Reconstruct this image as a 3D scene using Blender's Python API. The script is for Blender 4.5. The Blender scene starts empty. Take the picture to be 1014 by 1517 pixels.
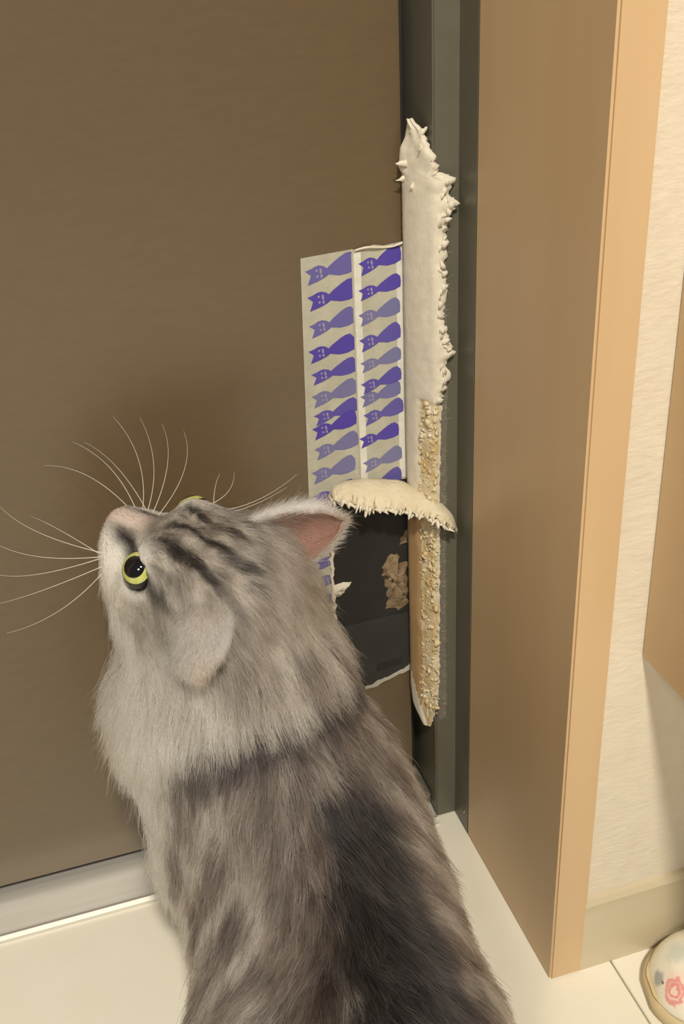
import bpy, bmesh, math, random
import numpy as np
from mathutils import Vector, Matrix
from mathutils.kdtree import KDTree

scene = bpy.context.scene
C = scene.collection
random.seed(7)
rng = np.random.default_rng(7)

# ------------------------------------------------------------------ camera
PITCH, ROLL, YAW, FPX = 0.527, -0.0518, 0.2836, 1700.0
cam_d = bpy.data.cameras.new('camera')
cam_d.sensor_fit = 'VERTICAL'
cam_d.sensor_height = 36.0
cam_d.lens = FPX / 1517.0 * 36.0
cam_d.clip_start = 0.01
cam = bpy.data.objects.new('camera', cam_d)
C.objects.link(cam)
cy, sy, cp, sp = math.cos(YAW), math.sin(YAW), math.cos(PITCH), math.sin(PITCH)
fwd = Vector((sy * cp, cy * cp, -sp))
rgt = Vector((cy, -sy, 0))
upv = rgt.cross(fwd)
r2 = math.cos(ROLL) * rgt + math.sin(ROLL) * upv
u2 = -math.sin(ROLL) * rgt + math.cos(ROLL) * upv
m = Matrix((r2, u2, -fwd)).transposed().to_4x4()
m.translation = Vector((0, 0, 0.8))
cam.matrix_world = m
scene.camera = cam

# ------------------------------------------------------------------ light
w = bpy.data.worlds.new('world')
scene.world = w
w.use_nodes = True
w.node_tree.nodes['Background'].inputs[0].default_value = (1.0, 0.93, 0.82, 1)
w.node_tree.nodes['Background'].inputs[1].default_value = 0.17
ld = bpy.data.lights.new('ceiling_lamp', 'AREA')
ld.shape = 'DISK'
ld.size = 0.22
ld.energy = 86
ld.color = (1.0, 0.92, 0.79)
lamp = bpy.data.objects.new('ceiling_lamp', ld)
lamp.location = (-0.06, -1.05, 2.40)
C.objects.link(lamp)
ld2 = bpy.data.lights.new('hall_lamp', 'AREA')
ld2.shape = 'DISK'
ld2.size = 0.5
ld2.energy = 30
ld2.color = (1.0, 0.92, 0.80)
lamp2 = bpy.data.objects.new('hall_lamp', ld2)
lamp2.location = (-1.1, -1.9, 2.35)
lamp2.rotation_euler = (0.75, 0, -0.5)
C.objects.link(lamp2)
scene.view_settings.view_transform = 'Standard'
scene.view_settings.look = 'None'
scene.view_settings.gamma = 1.0
scene.view_settings.use_curve_mapping = False
scene.view_settings.exposure = -0.10


# ------------------------------------------------------------------ helpers
def lin(c):
    c = np.asarray(c, float) / 255.0
    return np.where(c <= 0.04045, c / 12.92, ((c + 0.055) / 1.055) ** 2.4)


def rgba(c):
    return tuple(lin(c)) + (1.0,)


def mat(name, col, rough=0.5, metal=0.0, spec=0.5, var=None, scale=40.0, stretch=(1, 1, 1), bump=0.0, bscale=200.0,
        detail=4.0, alpha=1.0, bstretch=None, random_mix=None):
    """principled material with a noise colour variation and a noise bump, in object space"""
    M = bpy.data.materials.new(name)
    M.use_nodes = True
    nt = M.node_tree
    N, Lk = nt.nodes, nt.links
    b = N['Principled BSDF']
    b.inputs['Roughness'].default_value = rough
    b.inputs['Metallic'].default_value = metal
    b.inputs['Specular IOR Level'].default_value = spec
    b.inputs['Base Color'].default_value = rgba(col)
    b.inputs['Alpha'].default_value = alpha
    tc = N.new('ShaderNodeTexCoord')
    if var is not None:
        mp = N.new('ShaderNodeMapping')
        mp.inputs['Scale'].default_value = stretch
        Lk.new(tc.outputs['Object'], mp.inputs['Vector'])
        nz = N.new('ShaderNodeTexNoise')
        nz.inputs['Scale'].default_value = scale
        nz.inputs['Detail'].default_value = detail
        Lk.new(mp.outputs[0], nz.inputs['Vector'])
        rp = N.new('ShaderNodeValToRGB')
        rp.color_ramp.elements[0].position = 0.3
        rp.color_ramp.elements[1].position = 0.7
        rp.color_ramp.elements[0].color = rgba(col)
        rp.color_ramp.elements[1].color = rgba(var)
        Lk.new(nz.outputs['Fac'], rp.inputs['Fac'])
        out = rp.outputs['Color']
        if random_mix is not None:
            oi = N.new('ShaderNodeObjectInfo')
            mx = N.new('ShaderNodeMix')
            mx.data_type = 'RGBA'
            mu = N.new('ShaderNodeMath')
            mu.operation = 'MULTIPLY'
            mu.inputs[1].default_value = 0.85
            Lk.new(oi.outputs['Random'], mu.inputs[0])
            Lk.new(mu.outputs[0], mx.inputs[0])
            Lk.new(out, mx.inputs[6])
            mx.inputs[7].default_value = rgba(random_mix)
            out = mx.outputs[2]
        Lk.new(out, b.inputs['Base Color'])
    if bump:
        mp2 = N.new('ShaderNodeMapping')
        mp2.inputs['Scale'].default_value = bstretch or (1, 1, 1)
        Lk.new(tc.outputs['Object'], mp2.inputs['Vector'])
        n2 = N.new('ShaderNodeTexNoise')
        n2.inputs['Scale'].default_value = bscale
        n2.inputs['Detail'].default_value = 5
        Lk.new(mp2.outputs[0], n2.inputs['Vector'])
        bp = N.new('ShaderNodeBump')
        bp.inputs['Strength'].default_value = bump
        bp.inputs['Distance'].default_value = 0.002
        Lk.new(n2.outputs['Fac'], bp.inputs['Height'])
        Lk.new(bp.outputs[0], b.inputs['Normal'])
    return M


def link(name, me, mats, parent=None, smooth=False):
    if not isinstance(mats, (list, tuple)):
        mats = [mats]
    for x in mats:
        me.materials.append(x)
    if smooth:
        me.polygons.foreach_set('use_smooth', [True] * len(me.polygons))
    o = bpy.data.objects.new(name, me)
    C.objects.link(o)
    o.parent = parent
    return o


def empty(name, loc=(0, 0, 0)):
    o = bpy.data.objects.new(name, None)
    o.empty_display_size = 0.02
    o.location = loc
    C.objects.link(o)
    return o


def tag(o, label=None, cat=None, group=None, kind=None):
    for k, v in (('label', label), ('category', cat), ('group', group), ('kind', kind)):
        if v:
            o[k] = v
    return o


def box_mesh(name, x0, x1, y0, y1, z0, z1, bevel=0.0, seg=2):
    bm = bmesh.new()
    bmesh.ops.create_cube(bm, size=1.0)
    bmesh.ops.scale(bm, vec=(x1 - x0, y1 - y0, z1 - z0), verts=bm.verts)
    bmesh.ops.translate(bm, vec=((x0 + x1) / 2, (y0 + y1) / 2, (z0 + z1) / 2), verts=bm.verts)
    if bevel:
        bmesh.ops.bevel(bm, geom=bm.edges[:], offset=bevel, segments=seg, affect='EDGES')
    me = bpy.data.meshes.new(name)
    bm.to_mesh(me)
    bm.free()
    return me


def box(name, x0, x1, y0, y1, z0, z1, M, parent=None, bevel=0.0):
    o = link(name, box_mesh(name, x0, x1, y0, y1, z0, z1, bevel), M, parent, bevel > .002)
    if bevel > .002:
        o.modifiers.new('wn', 'WEIGHTED_NORMAL')
    return o


def pydata(name, v, f):
    me = bpy.data.meshes.new(name)
    me.from_pydata([tuple(map(float, p)) for p in v], [], f)
    me.update()
    return me


def plate_xz(name, pts, y_back, y_front, M, parent=None):
    """a flat piece with an outline (x, z) on the door, with thickness in y"""
    bm = bmesh.new()
    vs = [bm.verts.new((x, y_front, z)) for x, z in pts]
    f = bm.faces.new(vs)
    f.normal_update()
    r = bmesh.ops.extrude_face_region(bm, geom=[f])
    bmesh.ops.translate(bm, vec=(0, y_back - y_front, 0), verts=[g for g in r['geom'] if isinstance(g, bmesh.types.BMVert)])
    bmesh.ops.recalc_face_normals(bm, faces=bm.faces[:])
    bmesh.ops.triangulate(bm, faces=[f for f in bm.faces if len(f.verts) > 4])
    me = bpy.data.meshes.new(name)
    bm.to_mesh(me)
    bm.free()
    return link(name, me, M, parent)


def jag(pts, amp, step, r, closed=True):
    """resample an outline finely and roughen it: torn edges"""
    out = []
    n = len(pts)
    for i in range(n if closed else n - 1):
        a, b = np.array(pts[i]), np.array(pts[(i + 1) % n])
        k = max(1, int(np.linalg.norm(b - a) / step))
        for j in range(k):
            p = a + (b - a) * j / k
            out.append(tuple(p + r.normal(0, amp, 2)))
    return out


def vnoise(p, scale, seed=0):
    """value noise in numpy, -1..1"""
    q = np.asarray(p) * scale + seed * 17.13
    i = np.floor(q).astype(np.int64)
    f = q - i
    f = f * f * (3 - 2 * f)

    def h(a, b, c):
        n = (a * 374761393 + b * 668265263 + c * 2147483647 + seed * 1013) & 0xFFFFFFFF
        n = ((n ^ (n >> 13)) * 1274126177) & 0xFFFFFFFF
        n = n ^ (n >> 16)
        return (n & 0xFFFF) / 32767.5 - 1.0
    x, y, z = i[:, 0], i[:, 1], i[:, 2]
    r = 0
    for dx in (0, 1):
        for dy in (0, 1):
            for dz in (0, 1):
                wt = (f[:, 0] if dx else 1 - f[:, 0]) * (f[:, 1] if dy else 1 - f[:, 1]) * (f[:, 2] if dz else 1 - f[:, 2])
                r = r + wt * h(x + dx, y + dy, z + dz)
    return r


def sstep(a, b, x):
    t = np.clip((x - a) / (b - a), 0, 1)
    return t * t * (3 - 2 * t)


# ------------------------------------------------------------------ materials
M_tile = mat('floor_tile', (228, 223, 206), 0.34, var=(232, 227, 212), scale=18, bump=0.04, bscale=90)
M_grout = mat('grout', (176, 166, 140), 0.8)
M_door = mat('door_paint', (93, 77, 54), 0.42, var=(98, 81, 57), scale=260, stretch=(0.25, 1, 1.0), bump=0.05, bscale=500,
             bstretch=(0.3, 1, 1), spec=0.45)
M_door.node_tree.nodes['Principled BSDF'].inputs['Coat Weight'].default_value = 0.9
M_door.node_tree.nodes['Principled BSDF'].inputs['Coat Roughness'].default_value = 0.33
M_frame = mat('frame_paint', (94, 91, 78), 0.42, var=(98, 95, 82), scale=60)
M_gasket = mat('gasket', (40, 36, 30), 0.7)
M_alu = mat('brushed_aluminium', (222, 219, 210), 0.42, metal=0.55, var=(214, 211, 202), scale=300, stretch=(0.02, 1, 1))
M_wood = mat('wood_veneer', (206, 177, 138), 0.40, var=(200, 170, 130), scale=22, stretch=(1, 1, 0.12), detail=5, spec=0.35)
M_wood2 = mat('cabinet_veneer', (202, 174, 134), 0.45, var=(197, 168, 127), scale=14, stretch=(1, 0.3, 1), spec=0.35)
M_wall = mat('wallpaper', (218, 209, 190), 0.85, var=(213, 203, 184), scale=70, bump=0.35, bscale=150, bstretch=(0.7, 1, 1.6))
M_base = mat('baseboard_vinyl', (203, 192, 165), 0.38, var=(192, 180, 152), scale=9, stretch=(0.4, 1, 3))
M_foam = mat('white_foam', (224, 216, 198), 0.75, var=(212, 203, 184), scale=120, bump=0.15, bscale=420)
M_crumb = mat('foam_crumb', (220, 210, 184), 0.9, var=(196, 168, 112), scale=60, bump=0.4, bscale=400)
M_adh = mat('dried_adhesive', (184, 152, 110), 0.6, var=(172, 138, 96), scale=60, stretch=(1, 1, 0.3))
M_paper = mat('tape_paper', (186, 183, 166), 0.6, var=(172, 169, 153), scale=90, stretch=(1, 1, 0.5), bump=0.25, bscale=300)
M_seam = mat('tape_seam', (222, 220, 210), 0.55, var=(208, 206, 196), scale=160)
M_print = mat('print_ink', (64, 44, 156), 0.6, var=(84, 68, 162), scale=120, random_mix=(122, 124, 152))
M_face = mat('print_face', (150, 142, 166), 0.6)
M_black = mat('black_sheet', (38, 38, 37), 0.6, var=(33, 33, 32), scale=40, bump=0.4, bscale=120)
M_black2 = mat('black_sheet_lower', (50, 51, 49), 0.55, var=(43, 44, 43), scale=40, bump=0.3, bscale=120)
M_tan = mat('tan_residue', (150, 130, 102), 0.85, var=(112, 92, 66), scale=160, bump=0.8, bscale=400)
M_clear = mat('clear_tape', (168, 162, 146), 0.2, alpha=0.22, var=(150, 144, 128), scale=200)
M_fibre = mat('fibre', (220, 214, 196), 0.8)
M_sole = mat('shoe_sole', (206, 188, 148), 0.6, var=(196, 176, 134), scale=60)
M_screw = mat('screw', (150, 146, 132), 0.3, metal=0.8)

# ------------------------------------------------------------------ the setting
YD, YB, YW = 0.776, 0.740, 0.547      # door face, frame face, wall face
XE, XA, XR = 0.2835, 0.2930, 0.3120   # door edge, frame inner corner, timber reveal

fl = box('floor', -1.4, 1.6, -1.2, 0.86, -0.03, -0.0035, M_grout)
tag(fl, 'cream vinyl tile floor of the entrance', kind='structure')
xs = [-1.4, -0.833, -0.233, 0.367, 0.967, 1.6]
ys = [-1.2, -0.8, -0.2, 0.4, 0.86]
for i in range(len(xs) - 1):
    for j in range(len(ys) - 1):
        g = 0.0009
        box('tile', xs[i] + g, xs[i + 1] - g, ys[j] + g, ys[j + 1] - g, -0.008, 0.0, M_tile, fl, 0.0007)

door = empty('door_1', (0, YD, 0))
tag(door, 'dark brown painted steel entrance door', kind='structure')
def part(o):
    o.matrix_parent_inverse = o.parent.matrix_world.inverted() if False else Matrix.Translation(-Vector(o.parent.location))
    return o
part(box('slab', -0.62, XE, YD, YD + 0.04, 0.0195, 2.02, M_door, door, 0.0012))
part(box('bottom_gasket', -0.62, XE - 0.004, YD + 0.010, YD + 0.03, 0.0095, 0.0197, M_gasket, door))
part(box('edge_gasket', XE + 0.0005, XE + 0.006, YD + 0.012, YD + 0.036, 0.014, 2.02, M_gasket, door))

sill = empty('trim_1', (0, 0.73, 0))
tag(sill, 'aluminium threshold strip under the brown door', kind='structure')
part(link('sill_plate', pydata('sill_plate', [(x, y, z) for x in (-0.62, XA - 0.0005) for y, z in
     ((0.7305, 0.0), (0.7305, 0.0035), (0.734, 0.0055), (0.7375, 0.0045), (0.740, 0.0045), (0.778, 0.009), (0.83, 0.009), (0.83, 0.0))],
     [(i, (i + 1) % 8, 8 + (i + 1) % 8, 8 + i) for i in range(8)] + [tuple(range(8))[::-1], tuple(range(8, 16))]), M_alu, sill))
part(box('sill_end_stub', XE + 0.001, XA - 0.0006, 0.752, 0.81, 0.0085, 0.02, M_frame, sill, 0.001))

frame = empty('trim_2', (XA, YB, 0))
tag(frame, 'stepped dark grey steel door frame beside the door', kind='structure')
part(box('frame_front', XA, XR + 0.004, YB, 0.86, 0.0, 2.06, M_frame, frame, 0.0012))
part(box('frame_side', XR, XR + 0.03, YW + 0.162, YB + 0.002, 0.0, 2.06, M_frame, frame, 0.0008))
bm = bmesh.new()
bmesh.ops.create_uvsphere(bm, u_segments=12, v_segments=8, radius=0.0022)
me = bpy.data.meshes.new('screw')
bm.to_mesh(me); bm.free()
s = link('screw', me, M_screw, frame, True)
s.location = (XR - 0.0002, 0.7175, 0.021); s.scale = (0.5, 1, 1); part(s)
part(box('frame_head', -0.62, XR + 0.03, YB, 0.86, 2.0, 2.06, M_frame, frame))

case = empty('trim_3', (XR, YW, 0))
tag(case, 'light wooden casing lining the doorway', kind='structure')
part(box('casing_board', XR, XR + 0.0285, YW - 0.0065, YW + 0.1625, 0.0, 2.085, M_wood, case, 0.0017))
part(box('head_board', -0.6, XR - 0.0003, YW - 0.0065, YW + 0.1625, 2.062, 2.085, M_wood, case, 0.0017))

wall = box('wall_right', XR + 0.0255, 1.6, YW, YW + 0.30, 0.0, 2.4, M_wall)
tag(wall, 'cream textured wallpaper beside the wooden casing', kind='structure')
wl = box('wall_left', -1.4, -0.62, YW, YW + 0.30, 0.0, 2.4, M_wall)
tag(wl, 'cream wallpapered wall left of the doorway', kind='structure')
wt = box('wall_top', -0.62, XR + 0.022, YW, YW + 0.30, 2.085, 2.4, M_wall)
tag(wt, 'cream wallpapered wall above the doorway', kind='structure')
bb = link('baseboard_right', pydata('baseboard', [(x, y, z) for x in (XR + 0.0270, 1.6) for y, z in
     ((YW + 0.001, 0.0), (YW - 0.006, 0.0), (YW - 0.006, 0.073), (YW - 0.0035, 0.0775), (YW + 0.001, 0.0785))],
     [(i, (i + 1) % 5, 5 + (i + 1) % 5, 5 + i) for i in range(5)] + [tuple(range(5))[::-1], tuple(range(5, 10))]), M_base)
tag(bb, 'pale vinyl baseboard at the foot of the wallpaper', kind='structure')

# floating cabinet
cab = empty('shoe_cabinet', (0.369, 0.25, 0.308))
tag(cab, 'light wooden floating cabinet mounted on the cream wall', 'cabinet')
part(box('body', 0.369, 1.15, 0.262, YW - 0.0003, 0.308, 0.93, M_wood2, cab, 0.0012))
for k in range(2):
    d = part(box('door', 0.3695 + k * 0.3905, 0.7585 + k * 0.3905, 0.244, 0.2615, 0.310, 0.928, M_wood2, cab, 0.0012))
part(box('top_board', 0.3665, 1.153, 0.240, YW - 0.0003, 0.9302, 0.952, M_wood2, cab, 0.0015))

# ------------------------------------------------------------------ printed tape strips on the door
def stamp_mesh(cut=False):
    out = [(-.5, .07), (-.40, -.03), (-.49, -.20), (-.28, -.165), (-.14, -.125), (-.05, -.085), (.14, -.15), (.32, -.155), (.47, -.12),
           (.5, .02), (.5, .14), (.43, .235), (.33, .235), (.21, .19), (.02, .095), (-.07, .035), (-.13, .09), (-.22, .125), (-.30, .12), (-.38, .09)]
    if cut:
        out = [(min(a, -.08), b) for a, b in out if a < .1]
    n = len(out)
    v = [(a, -0.0002, b) for a, b in out] + [(a, 0.0, b) for a, b in out]
    f = [tuple(range(n))[::-1]] + [(i, (i + 1) % n, n + (i + 1) % n, n + i) for i in range(n)]
    mi = [0] * len(f)
    for (a, b, c, d_) in ((-.30, -.26, .02, .06), (-.30, -.26, -.09, -.05), (-.22, -.18, -.03, .06), (-.22, -.18, -.11, -.05)):
        k = len(v)
        v += [(a, -0.00028, c), (b, -0.00028, c), (b, -0.00028, d_), (a, -0.00028, d_)]
        f.append((k, k + 1, k + 2, k + 3)); mi.append(1)
    me = pydata('cat_print', v, f)
    me.materials.append(M_print); me.materials.append(M_face)
    me.polygons.foreach_set('material_index', mi)
    return me


SM = stamp_mesh(); SMC = stamp_mesh(True)


def strip(name, outline, y0, y1, stamps, label, length, r):
    root = empty(name, (outline[0][0], YD, outline[0][1]))
    tag(root, label, 'tape', 'printed tape strips on the door')
    part(plate_xz('tape_paper', outline, y0, y1, M_paper, root))
    for k, (x, z, tilt, ln, yo) in enumerate(stamps):
        o = bpy.data.objects.new('cat_print', SMC if (x < .23 and z < .345) else SM)
        C.objects.link(o)
        o.parent = root
        o.location = (x, y1 - 0.00004 - yo, z)
        o.scale = (ln, 1, ln * (1.0 + 0.12 * r.uniform(-1, 1)))
        o.rotation_euler = (0, -tilt, 0)
        part(o)
    return root


rs = np.random.default_rng(3)
left_pos = [(.2270, .5338), (.2275, .5141), (.2265, .4928), (.2248, .4722), (.2258, .4538), (.2250, .4358), (.2256, .4200), (.2238, .4090),
            (.2246, .3908), (.2212, .3700), (.2206, .3490), (.2200, .3290), (.2190, .3080), (.2190, .2875), (.2180, .2690), (.2175, .2500)]
right_pos = [(.2648, .5352), (.2640, .5148), (.2632, .4954), (.2632, .4755), (.2632, .4569), (.2631, .4400), (.2622, .4288),
             (.2642, .4130), (.2600, .3930), (.2622, .3715), (.2616, .3520)]
outL = [(.2048, .5447), (.2020, .4523), (.1990, .347), (.1972, .2632), (.1975, .225)] + \
       jag([(.2010, .222), (.2150, .228), (.2142, .2656), (.2150, .3053), (.2168, .3420), (.2300, .352), (.2452, .3500)], 0.0006, 0.004, rs, False) + \
       [(.2452, .3500), (.2466, .4451), (.2478, .5445), (.2440, .5462)]
strip('printed_tape', outL, YD - 0.00005, YD - 0.0006,
      [(x, z, math.radians(7 + rs.uniform(-2, 2)), .0365 if z < .5 else .0385, 0.0002 if i % 2 else 0.0) for i, (x, z) in enumerate(left_pos)],
      'left strip of pale tape printed with purple cats, hanging lower', 0.04, rs)
outR = [(.2428, .5432), (.2520, .5452), (.2600, .5476), (.2680, .5458), (.2832, .5470)] + \
       jag([(.2832, .5470), (.2829, .4400), (.2829, .3500), (.2426, .3480)], 0.00025, 0.004, rs, False) + [(.2426, .3480), (.2424, .4451)]
tr = strip('printed_tape', outR, YD - 0.00065, YD - 0.0012,
           [(x, z, math.radians(8 + rs.uniform(-2, 2)), .0335, 0.0002 if i % 2 else 0.0) for i, (x, z) in enumerate(right_pos)],
           'right strip of pale tape printed with purple cats, against the white foam', 0.04, rs)
for (x0, x1) in ((.2445, .2500), (.2775, .2822)):
    part(plate_xz('bare_band', [(x0, .543), (x1, .5435), (x1 - .0012, .44), (x1 - .001, .352), (x0 - .0010, .352), (x0 - .001, .44)],
                  YD - 0.0012, YD - 0.00135, M_seam, tr))
# curled lifted top edge
v = []; f = []
NE = 24
for i in range(NE + 1):
    t = i / NE
    x = .2455 + (.2832 - .2455) * t
    zz = .5450 + 0.0014 * math.sin(t * 7.0) + 0.001 * t
    for (dy, dz) in ((-.0011, -.002), (-.0016, 0.0), (-.0030, .0012), (-.0042, .0008), (-.0040, -.0002), (-.0028, .0)):
        v.append((x, YD + dy * (0.6 + 0.5 * abs(math.sin(t * 5))), zz + dz))
for i in range(NE):
    for k in range(5):
        a = i * 6 + k
        f.append((a, a + 6, a + 7, a + 1))
part(link('lifted_edge', pydata('lifted_edge', v, f), M_foam, tr, True))

# ------------------------------------------------------------------ black sheet laid bare, residue
bs = empty('black_sheet', (.248, YD, .142))
tag(bs, 'torn black sheet laid bare on the door under the curled flap', 'sheet')
up = jag([(.2172, .3500), (.2460, .3500), (.2836, .3480), (.2830, .2150), (.2165, .2150), (.2142, .2656), (.2157, .3053)], 0.0006, 0.005, rs)
part(plate_xz('upper_piece', up, YD - 0.0001, YD - 0.0010, M_black, bs))
lo = jag([(.2155, .2170), (.2822, .2170), (.2812, .1560), (.2579, .1500), (.2384, .1430), (.2140, .1653)], 0.0004, 0.005, rs)
part(plate_xz('lower_piece', lo, YD - 0.0011, YD - 0.0018, M_black2, bs))
tl = jag([(.2140, .3430), (.2172, .3440), (.2166, .3053), (.2155, .2656), (.2160, .2250), (.2138, .2250), (.2130, .2656), (.2140, .3053)], 0.0007, 0.003, rs)
part(plate_xz('torn_side_edge', tl, YD - 0.0002, YD - 0.0026, M_foam, bs))
tagp = jag([(.2384, .1440), (.2500, .1440), (.2579, .1475), (.2807, .1541), (.2812, .1580), (.2579, .1512), (.2384, .1462)], 0.0005, 0.003, rs)
part(plate_xz('torn_lower_edge', tagp, YD - 0.0002, YD - 0.0024, M_paper, bs))
part(plate_xz('label_patch', [(.2500, .160), (.2740, .163), (.2745, .170), (.2510, .168)], YD - .0018, YD - .0021, M_black, bs))


def lump(name, pts, y0, h, M, parent, r, n=500, amp=0.5):
    """an uneven crumbly patch with an outline (x, z)"""
    pts = np.array(pts)
    c = pts.mean(0)
    rings = 7
    K = len(pts)
    v = []
    for i in range(rings):
        t = i / (rings - 1)
        for k in range(K):
            q = c + (pts[k] - c) * (1 - t * 0.97)
            v.append((q[0], y0 - h * (math.sin(min(1, t * 1.6) * math.pi / 2)) * (1 + amp * r.uniform(-1, 1)) if i else y0, q[1]))
    f = []
    for i in range(rings - 1):
        for k in range(K):
            a = i * K + k; b = i * K + (k + 1) % K
            f.append((a, b, b + K, a + K))
    f.append(tuple((rings - 1) * K + k for k in range(K)))
    return link(name, pydata(name, v, f), M, parent, True)


part(lump('tan_residue', jag([(.2646, .2806), (.2737, .2790), (.2750, .2700), (.2814, .2698), (.2812, .2281), (.2725, .2215), (.2614, .2270), (.2627, .2430), (.2587, .265)],
     0.0010, 0.003, rs), YD - .001, .0030, M_tan, bs, rs))
part(lump('tan_residue', jag([(.2790, .3000), (.2825, .3010), (.2825, .2860), (.2760, .2880)], 0.0010, 0.003, rs), YD - .001, .002, M_tan, bs, rs))
part(lump('tan_residue', jag([(.2790, .3280), (.2825, .3290), (.2825, .3160), (.2770, .3180)], 0.0010, 0.003, rs), YD - .001, .002, M_tan, bs, rs))
part(lump('white_scrap', jag([(.2120, .2554), (.2160, .2610), (.2218, .2623), (.2319, .2612), (.2274, .2541), (.2181, .2474), (.2150, .2500)],
     0.0007, 0.003, rs), YD - .001, .003, M_foam, bs, rs))

# ------------------------------------------------------------------ white foam strip over the gap
def foam_strip():
    root = empty('foam_strip', (XE, YD, .11))
    tag(root, 'long torn white foam strip stuck along the door edge', 'foam strip')
    right = [(.1085, .030), (.1393, .0386), (.1691, .0400), (.2409, .0402), (.3076, .0404), (.3699, .0406), (.4280, .0419), (.4392, .0420), (.4520, .0475),
             (.4634, .0447), (.4706, .0506), (.4874, .0448), (.5035, .0421), (.5133, .0448), (.5628, .0448), (.5758, .0474), (.5833, .0524),
             (.5888, .0449), (.5991, .0484), (.602, .0389), (.6122, .0367), (.630, .0246), (.638, .0170)]
    left = [(.1085, .0230), (.1150, .016), (.1250, .004), (.140, .0), (.60, .0), (.614, .003), (.6326, .010), (.638, .0140)]
    rz = np.array([a for a, b in right]); rv = np.array([b for a, b in right])
    lz = np.array([a for a, b in left]); lv = np.array([b for a, b in left])
    rows = np.arange(.1085, .638, .0022)
    K = 15
    r = np.random.default_rng(11)

    def pos(s, h):
        # unfolded distance s from the door edge: bridges to the frame corner, then lies on the frame face; h lifts it off
        a = np.array([XE - .0012, YD - .0030]); b = np.array([XA - .0008, YB - .0010]); L = .038
        if s <= L:
            t = s / L
            p = a + (b - a) * t
            nrm = np.array([-(b - a)[1], (b - a)[0]]); nrm = -nrm / np.linalg.norm(nrm)
            if nrm[0] > 0:
                nrm = -nrm
            bl = math.sin(t * math.pi) * .0016
            nn = nrm * (1 - t ** 4) + np.array([0, -1]) * t ** 4
            return p + nn * (h + bl)
        return b + np.array([s - L, 0]) + np.array([0, -1]) * (h + 0.4 * (s - L))
    v, f, mi = [], [], []
    NZ = vnoise(np.array([(k * .3, z * 90, 0) for z in rows for k in range(K)]), 1.0, 5).reshape(len(rows), K)
    for i, z in enumerate(rows):
        s0 = np.interp(z, lz, lv); s1 = np.interp(z, rz, rv)
        s1 += r.normal(0, .0005) * (1.6 if z > .42 else .8) + (r.normal(0, .0014) if z > .592 else 0)
        s0 = min(s0 + abs(r.normal(0, .0002)), s1 - .001)
        for k in range(K):
            t = k / (K - 1)
            s = s0 + (s1 - s0) * t
            th = .0032 * min(1, 6 * (1 - t) + .35, 6 * t + .2)
            crumble = 0.0
            if z < .43 and t > .45:
                crumble = 1.0
            if z > .592:
                crumble = .7
            if .43 < z < .53 and t > .62:
                crumble = .7
            th += crumble * .0014 * NZ[i, k] + r.normal(0, .00003) * (1 + 3 * crumble)
            if z > .590:
                th += .0024 * NZ[i, k] * sstep(.590, .60, z)
            if z < .43 and t > .5:
                th -= .0012
            p = pos(s, max(th, .0006))
            v.append((p[0], p[1], z + (r.normal(0, .0003) if crumble else 0)))
    nr = len(rows)
    # back side, for thickness
    for i, z in enumerate(rows):
        for k in (0, K - 1):
            q = v[i * K + k]
            v.append((q[0] + .0022, q[1] + .0012, q[2]))
    for i in range(nr - 1):
        for k in range(K - 1):
            a = i * K + k
            f.append((a, a + K, a + K + 1, a + 1))
            zz = rows[i]
            mi.append(1 if (zz < .43 and k > 7) else (2 if (zz < .335 + .004 * math.sin(k * 2.1) and zz > .17 - .006 * k and k > 0) else 0))
        a = i * K; b = nr * K + i * 2
        f.append((a, b, b + 2, a + K)); mi.append(0)
        a = i * K + K - 1
        f.append((a, a + K, b + 3, b + 1)); mi.append(0)
    me = pydata('foam', v, f)
    me.materials.append(M_foam); me.materials.append(M_crumb); me.materials.append(M_adh)
    me.polygons.foreach_set('material_index', mi)
    me.polygons.foreach_set('use_smooth', [True] * len(f))
    o = bpy.data.objects.new('foam', me)
    C.objects.link(o); o.parent = root; part(o)

    # torn shreds: small curled wedges standing out of the ragged edge
    def shred(z, s, ln, wd, dz, out):
        p = pos(s, .0006)
        q = []
        for i in range(6):
            t = i / 5
            for sgn in (-1, 1):
                q.append((p[0] + ln * t, p[1] - .001 - out * math.sin(t * 2.2), z + dz * t + sgn * wd * (1 - t ** 1.5) / 2 + r.normal(0, .0003)))
        k = len(q)
        q += [(a, b - .0016 * (1 - (i // 2) / 5), c) for i, (a, b, c) in enumerate(q)]
        ff = []
        for i in range(5):
            a = 2 * i
            ff += [(a, a + 1, a + 3, a + 2), (k + a, k + a + 2, k + a + 3, k + a + 1), (a, a + 2, k + a + 2, k + a), (a + 1, k + a + 1, k + a + 3, a + 3)]
        ff += [(0, k, k + 1, 1)]
        sh = link('foam_shred', pydata('foam_shred', q, ff), M_foam, root, True)
        part(sh)
    for a in ((.598, .036, .012, .011, .003, .002), (.584, .036, .016, .008, .001, .003), (.571, .040, .007, .010, -.002, .002), (.474, .032, .019, .014, -.005, .003),
              (.488, .028, .016, .013, -.007, .004), (.455, .034, .013, .012, -.003, .003), (.500, .020, .022, .008, -.006, .004),
              (.441, .034, .010, .012, -.006, .003), (.432, .026, .013, .010, -.007, .003), (.620, .020, .008, .012, .004, .002), (.609, .024, .014, .009, .001, .003),
              (.606, .010, -.010, .005, .001, .002), (.595, .006, -.008, .004, -.001, .001), (.508, .004, .020, .004, .000, .004),
              (.132, .030, .008, .012, -.014, .002), (.122, .026, .004, .010, -.012, .002), (.148, .034, .006, .010, -.006, .002)):
        shred(*a)
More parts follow.
